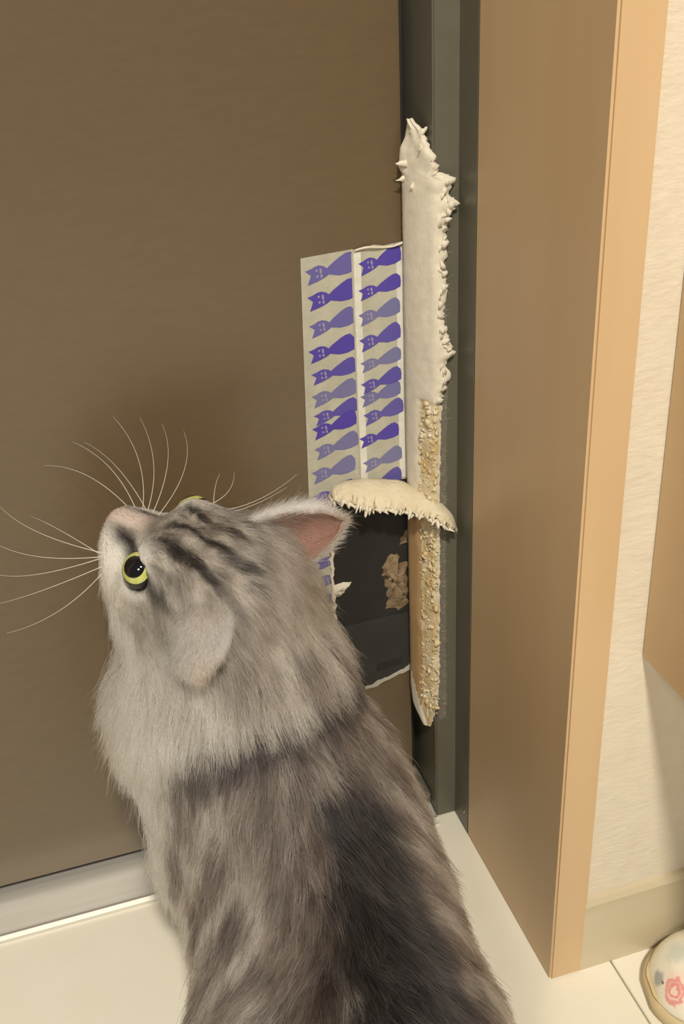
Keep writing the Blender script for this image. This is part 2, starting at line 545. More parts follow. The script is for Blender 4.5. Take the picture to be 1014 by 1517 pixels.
    for q in range(46):
        z_ = r.uniform(.43, .632)
        s_ = np.interp(z_, rz, rv) - r.uniform(.001, .005)
        shred(z_, s_, r.uniform(.002, .006), r.uniform(.003, .0075), r.normal(0, .002), r.uniform(.0005, .003))
    for q in range(16):
        z_ = r.uniform(.585, .630)
        shred(z_, r.uniform(.006, .03), r.uniform(-.004, .006), r.uniform(.002, .006), r.normal(0, .003), r.uniform(.002, .005))
    # crumbs in the broken-out core
    bmc = bmesh.new()
    for z in np.arange(.13, .43, .0012):
        for q in range(3):
            s_ = r.uniform(.021, .040)
            p = pos(s_, r.uniform(.0004, .0020))
            rr = abs(r.normal(.0006, .0006)) + .0004
            rv_ = bmesh.ops.create_icosphere(bmc, subdivisions=1, radius=rr, matrix=Matrix.Translation((p[0], p[1], z + r.normal(0, .001))) @
                                       Matrix.Diagonal((r.uniform(.7, 1.3), r.uniform(.7, 1.3), r.uniform(.7, 1.6), 1)))
            for vv in rv_['verts']:
                vv.co += Vector(r.normal(0, rr * .3, 3))
    me = bpy.data.meshes.new('foam_crumbs')
    bmc.to_mesh(me); bmc.free()
    cr = link('foam_crumbs', me, M_crumb, root, True)
    cr['kind'] = 'stuff'
    part(cr)
    # clear film and stray fibres left on the frame
    fo = jag([(XA + .003, .118), (XA + .010, .120), (XA + .0095, .30), (XA + .0105, .45), (XA + .0090, .575), (XA + .003, .575)], .0004, .006, r)
    part(plate_xz('clear_film', fo, YB - .0001, YB - .0005, M_clear, root))
    bmc = bmesh.new()
    vv, ff = [], []
    for q in range(230):
        z = r.uniform(.12, .58); x = XA + r.uniform(.004, .0085)
        a = r.uniform(-1.2, 1.2); ln = abs(r.normal(.0035, .002)) + .0008
        c_ = r.uniform(-.6, .6)
        for i in range(4):
            t = i / 3
            px = x + ln * t * math.cos(a + c_ * t); pz = z + ln * t * math.sin(a + c_ * t); py = YB - .0006 - .0018 * t * r.uniform(.2, 1)
            wv = .00010 * (1 - .6 * t)
            vv += [(px, py, pz - wv), (px, py - .00005, pz + wv)]
        k = len(vv) - 8
        ff += [(k + 2 * i, k + 2 * i + 1, k + 2 * i + 3, k + 2 * i + 2) for i in range(3)]
    fb = link('fibres', pydata('fibres', vv, ff), M_fibre, root)
    fb['kind'] = 'stuff'
    part(fb)
    bmc.free()


foam_strip()


# ------------------------------------------------------------------ curled flap
def flap():
    root = empty('curled_flap', (.25, YD, .345))
    tag(root, 'curled cream foam flap torn outward above the black sheet', 'foam flap')
    # back edge (attached, on the door then free over the frame) and front edge (free, hanging out)
    back = [(.2145, .7735, .3490), (.2200, .7730, .3570), (.2300, .7725, .3600), (.2450, .7720, .3590), (.2600, .7710, .3560), (.2750, .7690, .3530), (.2880, .7560, .3470),
            (.2990, .7420, .3420), (.3060, .7330, .3330), (.3085, .7290, .3200)]
    front = [(.2140, .7700, .3440), (.2140, .7600, .3540), (.2200, .7500, .3570), (.2300, .7460, .3520), (.2420, .7440, .3480), (.2550, .7420, .3460), (.2680, .7390, .3430),
             (.2800, .7330, .3390), (.2920, .7260, .3340), (.3010, .7220, .3270)]
    B = np.array(back); F_ = np.array(front)
    n = 90; K = 12
    tt = np.linspace(0, len(B) - 1, n)
    r = np.random.default_rng(21)

    def itp(A):
        return np.stack([np.interp(tt, np.arange(len(A)), A[:, i]) for i in range(3)], 1)
    b, fr = itp(B), itp(F_)
    for _ in range(5):
        for A in (b, fr):
            A[1:-1] = (A[:-2] + 2 * A[1:-1] + A[2:]) / 4
    fn = r.normal(0, 1, (n, 3)) * np.array([.0003, .0016, .0012])
    v = []
    for lay in (0, 1):
        for i in range(n):
            for k in range(K):
                t = k / (K - 1)
                p = b[i] * (1 - t) + fr[i] * t + fn[i] * sstep(.75, 1.0, t)
                p = p + np.array([0, 0, 1]) * .0050 * math.sin(t * math.pi) * (0.5 + .5 * math.sin(i / n * math.pi))
                rough = .00008 + .0005 * sstep(.65, 1.0, t)
                p = p + r.normal(0, rough, 3)
                if lay:
                    p = p + np.array([0, .0012, -.0045]) * (1 if t < .9 else .75)
                v.append(p)
    f = []
    o_ = n * K
    for i in range(n - 1):
        for k in range(K - 1):
            a = i * K + k
            f.append((a, a + 1, a + K + 1, a + K))
            f.append((o_ + a, o_ + a + K, o_ + a + K + 1, o_ + a + 1))
        a = i * K + K - 1
        f.append((a, o_ + a, o_ + a + K, a + K))
        a = i * K
        f.append((a, a + K, o_ + a + K, o_ + a))
    for k in range(K - 1):
        f.append((k, o_ + k, o_ + k + 1, k + 1))
        a = (n - 1) * K + k
        f.append((a, a + 1, o_ + a + 1, o_ + a))
    part(link('flap', pydata('flap', v, f), M_flap, root, True))
    # ragged tufts along the free edge
    for i in range(2, n - 2, 2):
        p = fr[i] + np.array([0, 0, -.0025])
        q = []
        ln = abs(r.normal(.0030, .0016)) + .001
        dirv = np.array([r.normal(0, .5), -.55, -.75 + r.normal(0, .25)]); dirv /= np.linalg.norm(dirv)
        ax = np.array([1, 0, 0]); up_ = np.cross(dirv, ax)
        wd = r.uniform(.0012, .0028)
        for (t, wsc) in ((-.5, 1.0), (.2, .8), (.7, .5), (1.0, .08)):
            c_ = p + dirv * ln * t
            for (a_, e_) in ((-1, 0), (0, 1), (1, 0), (0, -1)):
                q.append(c_ + ax * wd * wsc * a_ + up_ * wd * .6 * wsc * e_ + r.normal(0, .0002, 3))
        ff = [(4 * j + k, 4 * j + (k + 1) % 4, 4 * j + 4 + (k + 1) % 4, 4 * j + 4 + k) for j in range(3) for k in range(4)] + [(3, 2, 1, 0), (12, 13, 14, 15)]
        part(link('torn_tuft', pydata('torn_tuft', q, ff), M_foam, root, True))


M_flap = mat('flap_foam', (218, 207, 180), 0.7, var=(206, 193, 162), scale=60, bump=0.6, bscale=260)
flap()


# ------------------------------------------------------------------ canvas shoe
def shoe():
    root = empty('canvas_shoe', (0.44, 0.49, 0))
    tag(root, 'white floral slip-on shoe with a beige sole by the baseboard', 'shoe')
    toe = np.array([.3765, .4990]); ax = np.array([.972, -.235]); nx = np.array([.235, .972])
    L = .245
    prof_s = np.array([0, .01, .03, .07, .12, .25, .40, .55, .70, .85, .94, .985, 1.0])
    prof_w = np.array([0.02, .20, .47, .70, .86, 1.0, .98, .88, .80, .80, .70, .42, .03]) * .0435
    ss = np.concatenate([np.linspace(0, .12, 14), np.linspace(.15, .9, 26), np.linspace(.92, 1, 8)])
    W = np.interp(ss, prof_s, prof_w)
    W = np.maximum(W, .043 * np.sqrt(np.clip(1 - ((.16 - ss).clip(0) / .165) ** 2, 0, 1)) * (ss < .16))

    def P(s, y, z):
        q = toe + ax * s * L + nx * y
        return (q[0], q[1], z)
    # sole
    K = len(ss)
    ring = [(s, wv) for s, wv in zip(ss, W)] + [(s, -wv) for s, wv in zip(ss[::-1], W[::-1])]
    n = len(ring)
    v, f = [], []
    for (off, z) in ((-.004, 0.0), (.0005, .002), (.0022, .007), (.0015, .013), (-.003, .0150)):
        for s, yv in ring:
            cs = s + (off / L) * (-1 if s < .5 else 1) * (1 - min(1, abs(yv) / .043)) ** .5
            v.append(P(cs, yv + off * np.sign(yv), z))
    for j in range(4):
        for i in range(n):
            a = j * n + i; b_ = j * n + (i + 1) % n
            f.append((a, b_, b_ + n, a + n))
    f.append(tuple(range(n))[::-1]); f.append(tuple(range(4 * n, 5 * n)))
    link('sole', pydata('sole', v, f), M_sole, root, True)
    # upper: vamp dome from the toe, open at the foot hole
    hs = np.array([0, .02, .06, .12, .2, .3, .38, .5, .7, .9, 1.0]); hh = np.array([.013, .026, .038, .046, .053, .062, .068, .064, .058, .062, .060])
    v, f = [], []
    A = 20
    th0 = .006
    for s, wv in zip(ss, W):
        h = np.interp(s, hs, hh)
        gap = 0 if s < .36 else min(1.0, (s - .36) / .12) * 1.05
        if s > .93:
            gap *= max(0.0, (1.0 - s) / .07)
        for k in range(A + 1):
            half = k / A
            # angle from one side over the top to the other, leaving the foot opening
            if half <= .5:
                an = (half / .5) * (math.pi / 2 - gap * .75)
            else:
                an = math.pi - ((1 - half) / .5) * (math.pi / 2 - gap * .75)
            y = math.cos(an) * max(wv - .0012, .0004)
            z = .0135 + (h - .0135) * math.sin(an) ** .8
            v.append(P(s + .004, y, z))
    for i in range(len(ss) - 1):
        for k in range(A):
            if k == A // 2 and False:
                continue
            mid = ss[i] > .37 and ss[i] < .95 and k in (A // 2 - 1, A // 2)
            a = i * (A + 1) + k
            if not mid:
                f.append((a, a + 1, a + A + 2, a + A + 1))
    o = link('upper', pydata('upper', v, f), M_shoe, root, True)
    md = o.modifiers.new('s', 'SOLIDIFY'); md.thickness = .0018; md.offset = -1
    # insole
    link('insole', pydata('insole', [P(s, y * wv * .9, .017) for s, wv in zip(ss, W) for y in (-1, 1)],
         [(2 * i, 2 * i + 2, 2 * i + 3, 2 * i + 1) for i in range(len(ss) - 1)]), M_sole, root)
    for c in root.children:
        c.matrix_parent_inverse = Matrix.Translation(-Vector(root.location))


def shoe_material():
    M = bpy.data.materials.new('shoe_canvas')
    M.use_nodes = True
    nt = M.node_tree; N, Lk = nt.nodes, nt.links
    b = N['Principled BSDF']
    b.inputs['Roughness'].default_value = .75
    tc = N.new('ShaderNodeTexCoord')

    def spot(centre, radius, soft, prev, col, distort=0.0, ring=None):
        vm = N.new('ShaderNodeVectorMath'); vm.operation = 'SUBTRACT'
        vm.inputs[1].default_value = centre
        src = tc.outputs['Object']
        if distort:
            nz = N.new('ShaderNodeTexNoise'); nz.inputs['Scale'].default_value = 160
            Lk.new(tc.outputs['Object'], nz.inputs['Vector'])
            sc = N.new('ShaderNodeVectorMath'); sc.operation = 'SCALE'; sc.inputs['Scale'].default_value = distort
            Lk.new(nz.outputs['Color'], sc.inputs[0])
            ad = N.new('ShaderNodeVectorMath'); ad.operation = 'ADD'
            Lk.new(src, ad.inputs[0]); Lk.new(sc.outputs[0], ad.inputs[1])
            src = ad.outputs[0]
        Lk.new(src, vm.inputs[0])
        ln = N.new('ShaderNodeVectorMath'); ln.operation = 'LENGTH'
        Lk.new(vm.outputs[0], ln.inputs[0])
        val = ln.outputs['Value']
        if ring:
            s1 = N.new('ShaderNodeMath'); s1.operation = 'SUBTRACT'; s1.inputs[1].default_value = ring
            Lk.new(val, s1.inputs[0])
            a1 = N.new('ShaderNodeMath'); a1.operation = 'ABSOLUTE'
            Lk.new(s1.outputs[0], a1.inputs[0]); val = a1.outputs[0]
        mr = N.new('ShaderNodeMapRange')
        mr.inputs['From Min'].default_value = radius; mr.inputs['From Max'].default_value = radius + soft
        mr.inputs['To Min'].default_value = 1; mr.inputs['To Max'].default_value = 0
        Lk.new(val, mr.inputs['Value'])
        mx = N.new('ShaderNodeMix'); mx.data_type = 'RGBA'
        Lk.new(mr.outputs[0], mx.inputs[0])
        if isinstance(prev, tuple):
            mx.inputs[6].default_value = prev
        else:
            Lk.new(prev, mx.inputs[6])
        mx.inputs[7].default_value = rgba(col)
        return mx.outputs[2]
    col = rgba((232, 226, 208))
    D = .0025
    for args in SHOE_SPOTS:
        col = spot(args[0], args[1], args[2], col, args[3], args[4], args[5])
    Lk.new(col, b.inputs['Base Color'])
    n2 = N.new('ShaderNodeTexNoise'); n2.inputs['Scale'].default_value = 900
    Lk.new(tc.outputs['Object'], n2.inputs['Vector'])
    bp = N.new('ShaderNodeBump'); bp.inputs['Strength'].default_value = .15; bp.inputs['Distance'].default_value = .001
    Lk.new(n2.outputs['Fac'], bp.inputs['Height']); Lk.new(bp.outputs[0], b.inputs['Normal'])
    return M


SHOE_SPOTS = [((.391, .482, .035), .010, .006, (238, 214, 200), .006, None),
              ((.391, .485, .035), .0010, .0016, (226, 156, 148), .011, .0085),
              ((.391, .485, .035), .0006, .0012, (226, 150, 142), .010, .0045),
              ((.382, .500, .028), .005, .003, (170, 172, 164), .004, None),
              ((.386, .494, .028), .0016, .001, (84, 84, 78), .004, None),
              ((.404, .506, .042), .006, .006, (206, 208, 196), .006, None),
              ((.410, .494, .045), .0014, .0008, (90, 92, 88), .003, None),
              ((.395, .530, .030), .004, .003, (104, 98, 140), .004, None),
              ((.425, .470, .040), .003, .002, (206, 120, 112), .005, None),
              ((.440, .500, .050), .008, .004, (214, 150, 144), .006, None)]
M_shoe = shoe_material()
shoe()

# ================================================================== the cat
HC = np.array([.097, .650, .372])                # centre of the head
HF = np.array([-.639, .693, .338]); HF /= np.linalg.norm(HF)      # where the face points
HL = np.array([-.767, -.587, -.243]); HL -= HF * (HL @ HF); HL /= np.linalg.norm(HL)   # the cat's left
HU = np.cross(HF, HL)
HS = 1.12                                       # a large cat


def hp(f, l, u):
    return HC + (HF * f + HL * l + HU * u) * HS


SH = np.array([.124, .600, .185])               # between the shoulders
RU = np.array([.116, .415, .105])               # the rump


def sd_ell(P, c, rad, axes=None):
    q = P - c
    if axes is not None:
        q = q @ np.array(axes, np.float32).T
    rad = np.asarray(rad, np.float32)
    k0 = np.linalg.norm(q / rad, axis=-1)
    k1 = np.linalg.norm(q / (rad * rad), axis=-1) + 1e-9
    return k0 * (k0 - 1.0) / k1


def sd_cone(P, a, b, ra, rb):
    a = np.asarray(a); b = np.asarray(b)
    ab = b - a
    t = np.clip(((P - a) @ ab) / (ab @ ab), 0, 1)
    return np.linalg.norm(P - a - t[..., None] * ab, axis=-1) - (ra + (rb - ra) * t)


def smin(a, b, k):
    h = np.clip(k - np.abs(a - b), 0, None) / k
    return np.minimum(a, b) - h * h * k * .25


HA = np.stack([HF, HL, HU])


def cat_sdf(P):
    s = HS
    prims = []
    d = sd_ell(P, hp(0, 0, 0), np.array([.046, .043, .038]) * s, HA)
    for sg in (-1, 1):
        d = smin(d, sd_ell(P, hp(.008, sg * .026, -.018), np.array([.028, .024, .024]) * s, HA), .020)
        d = smin(d, sd_ell(P, hp(.030, sg * .020, .020), np.array([.013, .011, .010]) * s, HA), .014)
    d = smin(d, sd_cone(P, hp(.020, 0, .010), hp(.071, 0, .000), .017 * s, .0095 * s), .014)
    d = smin(d, sd_ell(P, hp(.058, 0, -.012), np.array([.023, .021, .016]) * s, HA), .014)
    for sg in (-1, 1):
        d = smin(d, sd_ell(P, hp(.066, sg * .010, -.012), np.array([.012, .011, .010]) * s, HA), .008)
    d = smin(d, sd_ell(P, hp(.055, 0, -.028), np.array([.013, .012, .009]) * s, HA), .010)
    for sg in (-1, 1):
        d = smin(d, sd_ell(P, hp(.046, sg * .017, -.024), np.array([.025, .018, .018]) * s, HA), .014)
        d = smin(d, sd_ell(P, hp(.030, sg * .028, -.020), np.array([.024, .018, .020]) * s, HA), .014)
    for sg in (-1, 1):                                                  # eye hollows
        e = sd_ell(P, hp(.0360, sg * .0262, .0115), np.array([.0138, .0138, .0118]) * s, HA)
        d = -smin(-d, e, .006)
    # neck and ruff
    d = smin(d, sd_cone(P, hp(-.018, 0, -.020), (.112, .605, .250), .042, .054), .04)
    d = smin(d, sd_ell(P, np.array([.098, .640, .292]), (.064, .056, .055)), .05)
    d = smin(d, sd_ell(P, np.array([.080, .655, .250]), (.046, .045, .060)), .05)
    # trunk
    d = smin(d, sd_ell(P, SH + np.array([0, .005, .01]), (.076, .072, .085)), .06)
    d = smin(d, sd_cone(P, SH + np.array([0, -.02, -.015]), RU + np.array([-.006, .06, .02]), .073, .082), .06)
    d = smin(d, sd_ell(P, np.array([.142, .515, .150]), (.060, .085, .070)), .06)
    d = smin(d, sd_ell(P, RU, (.088, .092, .092)), .06)
    for sg in (-1, 1):
        d = smin(d, sd_ell(P, RU + np.array([sg * .064, .035, -.035]), (.042, .080, .066)), .04)
        d = smin(d, sd_ell(P, RU + np.array([sg * .076, .095, -.090]), (.020, .050, .015)), .015)
        a = np.array([.108 + sg * .042, .630, .150]); b = np.array([.102 + sg * .034, .655, .026])
        d = smin(d, sd_cone(P, a, b, .032, .019), .025)
        d = smin(d, sd_ell(P, b + np.array([-.002, .016, -.011]), (.021, .029, .015)), .012)
    tail = [(.150, .325, .060), (.175, .250, .032), (.225, .195, .027), (.290, .180, .024)]
    for i in range(3):
        d = smin(d, sd_cone(P, tail[i], tail[i + 1], .026 - .003 * i, .023 - .003 * i), .02)
    return d


def surface_nets(fn, lo, hi, h):
    nx, ny, nz = [int(math.ceil((b - a) / h)) + 1 for a, b in zip(lo, hi)]
    gx, gy, gz = [np.float32(l) + np.float32(h) * np.arange(n, dtype=np.float32) for l, n in zip(lo, (nx, ny, nz))]
    D = np.empty((nx, ny, nz), np.float32)
    for i in range(0, nx, 24):
        sl = slice(i, min(nx, i + 24))
        Pg = np.stack(np.meshgrid(gx[sl], gy, gz, indexing='ij'), -1)
        D[sl] = fn(Pg)
    inside = D < 0
    acc = np.zeros((nx - 1, ny - 1, nz - 1, 3), np.float32)
    cnt = np.zeros((nx - 1, ny - 1, nz - 1), np.float32)
    corners = [(a, b, c) for a in (0, 1) for b in (0, 1) for c in (0, 1)]

    def sub(A, o):
        return A[o[0]:nx - 1 + o[0], o[1]:ny - 1 + o[1], o[2]:nz - 1 + o[2]]
    for a in corners:
        for ax in range(3):
            if a[ax]:
                continue
            b = list(a); b[ax] = 1
            d0, d1 = sub(D, a), sub(D, tuple(b))
            cross = (d0 < 0) != (d1 < 0)
            t = np.where(cross, d0 / np.where(cross, d0 - d1, 1), 0)
            for k in range(3):
                acc[..., k] += np.where(cross, a[k] + (t if k == ax else 0), 0)
            cnt += cross
    m_ = cnt > 0
    idx = -np.ones(m_.shape, np.int64)
    idx[m_] = np.arange(m_.sum())
    cell = np.argwhere(m_)
    V = (cell + acc[m_] / cnt[m_][:, None]) * h + np.array(lo)
    quads = []
    for ax in range(3):
        sl0 = [slice(1, -1)] * 3; sl1 = [slice(1, -1)] * 3
        sl0[ax] = slice(0, -1); sl1[ax] = slice(1, None)
        i0 = inside[tuple(sl0)]; i1 = inside[tuple(sl1)]
        e = np.argwhere(i0 != i1)
        flip = i0[tuple(e.T)]
        off = np.ones(3, int); off[ax] = 0
        e = e + off
        b1, b2 = (ax + 1) % 3, (ax + 2) % 3
        o1 = np.zeros(3, int); o1[b1] = 1
        o2 = np.zeros(3, int); o2[b2] = 1
        q = [idx[tuple((e - o1 - o2).T)], idx[tuple((e - o2).T)], idx[tuple(e.T)], idx[tuple((e - o1).T)]]
        q = np.stack(q, 1)
        q[~flip] = q[~flip][:, ::-1]
        quads.append(q)
    return V, np.concatenate(quads)


V, Q = surface_nets(cat_sdf, (-.03, .12, -.006), (.32, .76, .47), .0032)
V[:, 2] = np.maximum(V[:, 2], .0004)


def grad(P):
    e = .0015
    g = np.stack([cat_sdf(P + np.eye(3)[k] * e) - cat_sdf(P - np.eye(3)[k] * e) for k in range(3)], -1)
    return g / (np.linalg.norm(g, axis=-1, keepdims=True) + 1e-9)


# ---- coat
BD = RU - SH; BD = BD / np.linalg.norm(BD)
BU = np.array([0, 0, 1.]) - BD * BD[2]; BU /= np.linalg.norm(BU)
BS = np.cross(BD, BU)                      # sideways
WHITE, LIGHT, SILVER, MID, BROWN, DARK = [lin(c) for c in
    ((234, 229, 220), (202, 194, 182), (170, 161, 150), (122, 112, 104), (74, 65, 60), (20, 18, 20))]


def mix(a, b, t):
    return a + (b - a) * np.asarray(t)[:, None]


def coat(P):
    """colour of the coat at a point of the skin, and its kind (0 face .. 1 body) and length"""
    h = (P - HC) / HS
    f, l, u = h @ HF, h @ HL, h @ HU
    n1 = vnoise(P, 60, 1); n2 = vnoise(P, 140, 2); n3 = vnoise(P, 300, 3)
    # body
    t = (P - SH) @ BD
    q = P - SH - t[:, None] * BD
    phi = np.arctan2(q @ BS, q @ BU)
    if BS[0] > 0:
        sgn = 1.0
    else:
        sgn = -1.0
    phi = phi * sgn                         # positive to the right of the spine
    streak = vnoise(np.stack([phi * 7.0 + t * 12, t * 16 + np.abs(phi) * 2.5, t * 0], 1), 1.0, 4)
    streak2 = vnoise(np.stack([phi * 20, t * 30, t * 0], 1), 1.0, 8)
    body = mix(np.broadcast_to(BROWN, P.shape).copy(), MID, sstep(-.3, .9, streak + .6 * streak2))
    body = mix(body, SILVER, .7 * sstep(.30, .9, streak2 * .6 + streak * .7))
    band = np.sin((t - .040 * np.abs(phi)) * 2 * math.pi / .040 + n1 * 1.5) + .5 * streak2
    body = mix(body, BROWN * .8, .65 * sstep(.0, .9, band) * sstep(.35, .7, np.abs(phi)))
    body = mix(body, SILVER, .45 * sstep(.1, 1.0, -band) * sstep(.35, .7, np.abs(phi)))
    wd = .27 + .26 * sstep(0, .2, t) + .08 * n1
    sp_ = 1 - sstep(wd * .55, wd * 1.25, np.abs(phi - .32))
    sp_ *= sstep(-.010, .030, t + .012 * n1)
    body = mix(body, DARK, .95 * sp_)
    # withers edge: shade of the overhanging ruff, painted in as a darker line
    z_r = P[:, 2] + .30 * (P[:, 1] - .60)                     # height along the lean of the neck
    body = mix(body, DARK * 1.5, .75 * sstep(.266, .284, z_r + .008 * n1 - .28 * (P[:, 0] - .10)) * sstep(.64, .60, P[:, 1]))
    # chest
    chest = sstep(.612, .650, P[:, 1] + .40 * (.118 - P[:, 0]) + .006 * n1) * sstep(.11, .16, P[:, 2])
    body = mix(body, LIGHT, chest)
    # ruff: light, streaked on the right and behind
    ruff = mix(np.broadcast_to(LIGHT, P.shape).copy(), SILVER, sstep(-.2, .8, n1))
    ang = np.arctan2(P[:, 0] - .104, -(P[:, 1] - .638))       # 0 behind, + right
    st = vnoise(np.stack([ang * 12, P[:, 2] * 22, ang * 0], 1), 1.0, 6)
    side = sstep(-.5, .3, ang) * (1 - sstep(2.2, 2.8, ang))
    fine = vnoise(np.stack([ang * 26, P[:, 2] * 30 + n1, ang * 0], 1), 1.0, 9)
    ruff = mix(ruff, MID, .65 * sstep(.0, .7, fine) * (1 - .5 * sstep(.68, .70, P[:, 1])))
    ruff = mix(ruff, MID, .6 * (1 - sstep(.012, .040, np.sqrt((ang * .05 - .012) ** 2 + (P[:, 2] - .325) ** 2))))  # shadow under the ear, painted into the ruff colour
    ruff = mix(ruff, BROWN, .95 * sstep(-.05, .40, st) * side)
    wr = sstep(.292, .308, z_r + .012 * n1 + .005 * n2 - .28 * (P[:, 0] - .10))
    col = mix(body, ruff, wr)
    # head
    hd = np.sqrt((f / np.where(f > 0, .095, .060)) ** 2 + (l / .058) ** 2 + (u / .056) ** 2)
    wh = 1 - sstep(.92, 1.18, hd + .05 * n1)
    head = mix(np.broadcast_to(SILVER, P.shape).copy(), LIGHT, sstep(-.3, .6, n1))
    top = sstep(-.004, .014, u) * sstep(-.06, -.03, f)
    gr = mix(np.broadcast_to(MID, P.shape).copy(), SILVER, sstep(-.4, .6, n2))
    head = mix(head, gr, .8 * top)
    lines = np.sin(l * 2 * math.pi / .0150 + 2.6 * n1 + f * 30) + .5 * vnoise(np.stack([f * 60, l * 170, u * 60], 1), 1.0, 31)
    head = mix(head, DARK * 1.1, .95 * sstep(.15, .65, lines + .5 * n2 + .35 * n3) * (.55 + .45 * sstep(-.4, .3, n1)) * top * sstep(.050, .030, f) * (1 - sstep(.024, .034, np.abs(l))))
    mott = vnoise(np.stack([f * 90, l * 210, u * 120], 1), 1.0, 33)
    head = mix(head, BROWN * .8, .55 * sstep(.15, .7, mott) * sstep(-.012, .008, u) * sstep(-.055, -.03, f))
    cl = np.sin((u - .5 * f) * 2 * math.pi / .022 + 1.2 * n1)
    head = mix(head, BROWN, .55 * sstep(.55, .95, cl) * sstep(.022, .034, np.abs(l)) * sstep(.035, .01, f))
    head = mix(head, MID, .75 * sstep(-.022, -.036, f + .006 * n1))
    # eye surrounds
    for sg in (-1, 1):
        de = np.sqrt((f - .0360) ** 2 + (l - sg * .0262) ** 2 + (u - .0115) ** 2)
        head = mix(head, WHITE * .9, .85 * (1 - sstep(.016, .023, de + .0015 * n3)))
        head = mix(head, DARK, .95 * (1 - sstep(.0128, .0150, de)))
        lin_ = np.sqrt((f - .016) ** 2 / 6 + (l - sg * .033) ** 2 + (u - .017) ** 2)
        head = mix(head, DARK, .9 * (1 - sstep(.004, .010, lin_ + .002 * n3)))
        smudge = np.sqrt((f - .056) ** 2 / 2.5 + (l - sg * .0135) ** 2 + (u - .004) ** 2)
        head = mix(head, DARK * 1.2, .95 * (1 - sstep(.005, .012, smudge + .0015 * n3)))
    br = (1 - sstep(.004, .008, np.abs(l))) * sstep(.045, .060, f)
    head = mix(head, lin((214, 196, 184)), br)
    muz = sstep(.046, .058, f + .35 * (-u - .004))
    head = mix(head, WHITE, muz * sstep(.008, -.002, u) * .95)
    tip = 1 - sstep(.006, .0085, np.sqrt((f - .0795) ** 2 + l ** 2 + (u + .001) ** 2))
    head = mix(head, lin((190, 140, 126)), tip)
    col = mix(col, head, wh)
    be = np.sqrt((f + .047) ** 2 + (l - .038) ** 2 + (u + .006) ** 2)
    col = mix(col, BROWN * 1.15, .75 * (1 - sstep(.008, .026, be + .004 * n1)))  # shading beside the left ear, put into the coat colour
    be = np.sqrt(((f + .018) / 1.5) ** 2 + (l - .062) ** 2 + ((u + .016) / 1.2) ** 2)
    col = mix(col, MID, .6 * (1 - sstep(.006, .020, be + .004 * n1)))  # shade below the left ear, also painted into the fur
    # paws and lower chest
    col = mix(col, LIGHT, (1 - sstep(.04, .10, P[:, 2])) * sstep(.56, .62, P[:, 1]))
    # length of the hair
    ln = .023 + 0 * f
    ln = ln + (.030 - ln) * wr
    ln = ln + .010 * chest
    lh = .0046 + .005 * sstep(.045, .0, f) + .015 * sstep(.020, .045, np.abs(l)) * sstep(.035, .0, f) + .006 * sstep(0, -.03, f)
    ln = ln + (lh - ln) * wh
    for sg in (-1, 1):
        de = np.sqrt((f - .0360) ** 2 + (l - sg * .0262) ** 2 + (u - .0115) ** 2)
        ln = np.where(de < .020, ln * (.25 + .75 * sstep(.0135, .020, de)), ln)
        ln = np.where(de < .0140, 0, ln)
    ln = np.where(P[:, 2] < .03, ln * .4, ln)
    ln = ln * (1 - tip)
    return np.clip(col, 0, 1), ln, wh, wr, (f, l, u)


M_skin = bpy.data.materials.new('cat_skin')
M_skin.use_nodes = True
_n = M_skin.node_tree
_a = _n.nodes.new('ShaderNodeAttribute'); _a.attribute_name = 'coat'
_n.links.new(_a.outputs['Color'], _n.nodes['Principled BSDF'].inputs['Base Color'])
_n.nodes['Principled BSDF'].inputs['Roughness'].default_value = .8
M_fur = bpy.data.materials.new('cat_fur')
M_fur.use_nodes = True
_n = M_fur.node_tree
_n.nodes.remove(_n.nodes['Principled BSDF'])
_a = _n.nodes.new('ShaderNodeAttribute'); _a.attribute_name = 'coat'
_h = _n.nodes.new('ShaderNodeBsdfHairPrincipled')
_h.model = 'CHIANG'
_h.parametrization = 'COLOR'
_h.inputs['Roughness'].default_value = .45
_h.inputs['Radial Roughness'].default_value = .6
_n.links.new(_a.outputs['Color'], _h.inputs['Color'])
_n.links.new(_h.outputs[0], _n.nodes['Material Output'].inputs[0])

cat = empty('cat', (.13, .50, 0))
tag(cat, 'fluffy grey tabby cat sitting at the door with its head turned up', 'cat')
Tcat = Matrix.Translation(-Vector(cat.location))
me = bpy.data.meshes.new('body')
me.from_pydata(V.tolist(), [], Q.tolist())
me.update()
colV, lenV, *_ = coat(V)
at = me.attributes.new('coat', 'FLOAT_COLOR', 'POINT')
at.data.foreach_set('color', np.concatenate([colV * .8, np.ones((len(V), 1))], 1).ravel().astype(np.float32))
bo = link('body', me, M_skin, cat, True)
bo.matrix_parent_inverse = Tcat


# ---- ears
def ear(base, tip, open_dir, wbase, name='ear'):
    """cupped ear from base to tip; open_dir is where the opening looks"""
    base, tip = np.array(base), np.array(tip)
    ax = tip - base; L = np.linalg.norm(ax); ax = ax / L
    od = np.array(open_dir, float); od -= ax * (od @ ax); od /= np.linalg.norm(od)
    sd = np.cross(ax, od)
    NS, NT = 16, 17
    v = []
    for i in range(NS):
        s = i / (NS - 1)
        wv = wbase * (1 - s ** 2.3) ** .70 * (1 + .10 * math.sin(s * math.pi)) + .0012
        for j in range(NT):
            t = -1 + 2 * j / (NT - 1)
            cup = wv * .75 * (t * t - 1) * (1 - .35 * s)
            v.append(base + ax * (s - .08) * L * (1 - .04 * t * t) + sd * t * wv + od * (cup + .004 * s * s))
    f = [(i * NT + j, (i + 1) * NT + j, (i + 1) * NT + j + 1, i * NT + j + 1) for i in range(NS - 1) for j in range(NT - 1)]
    return np.array(v), f, ax, od, sd, L, NS, NT


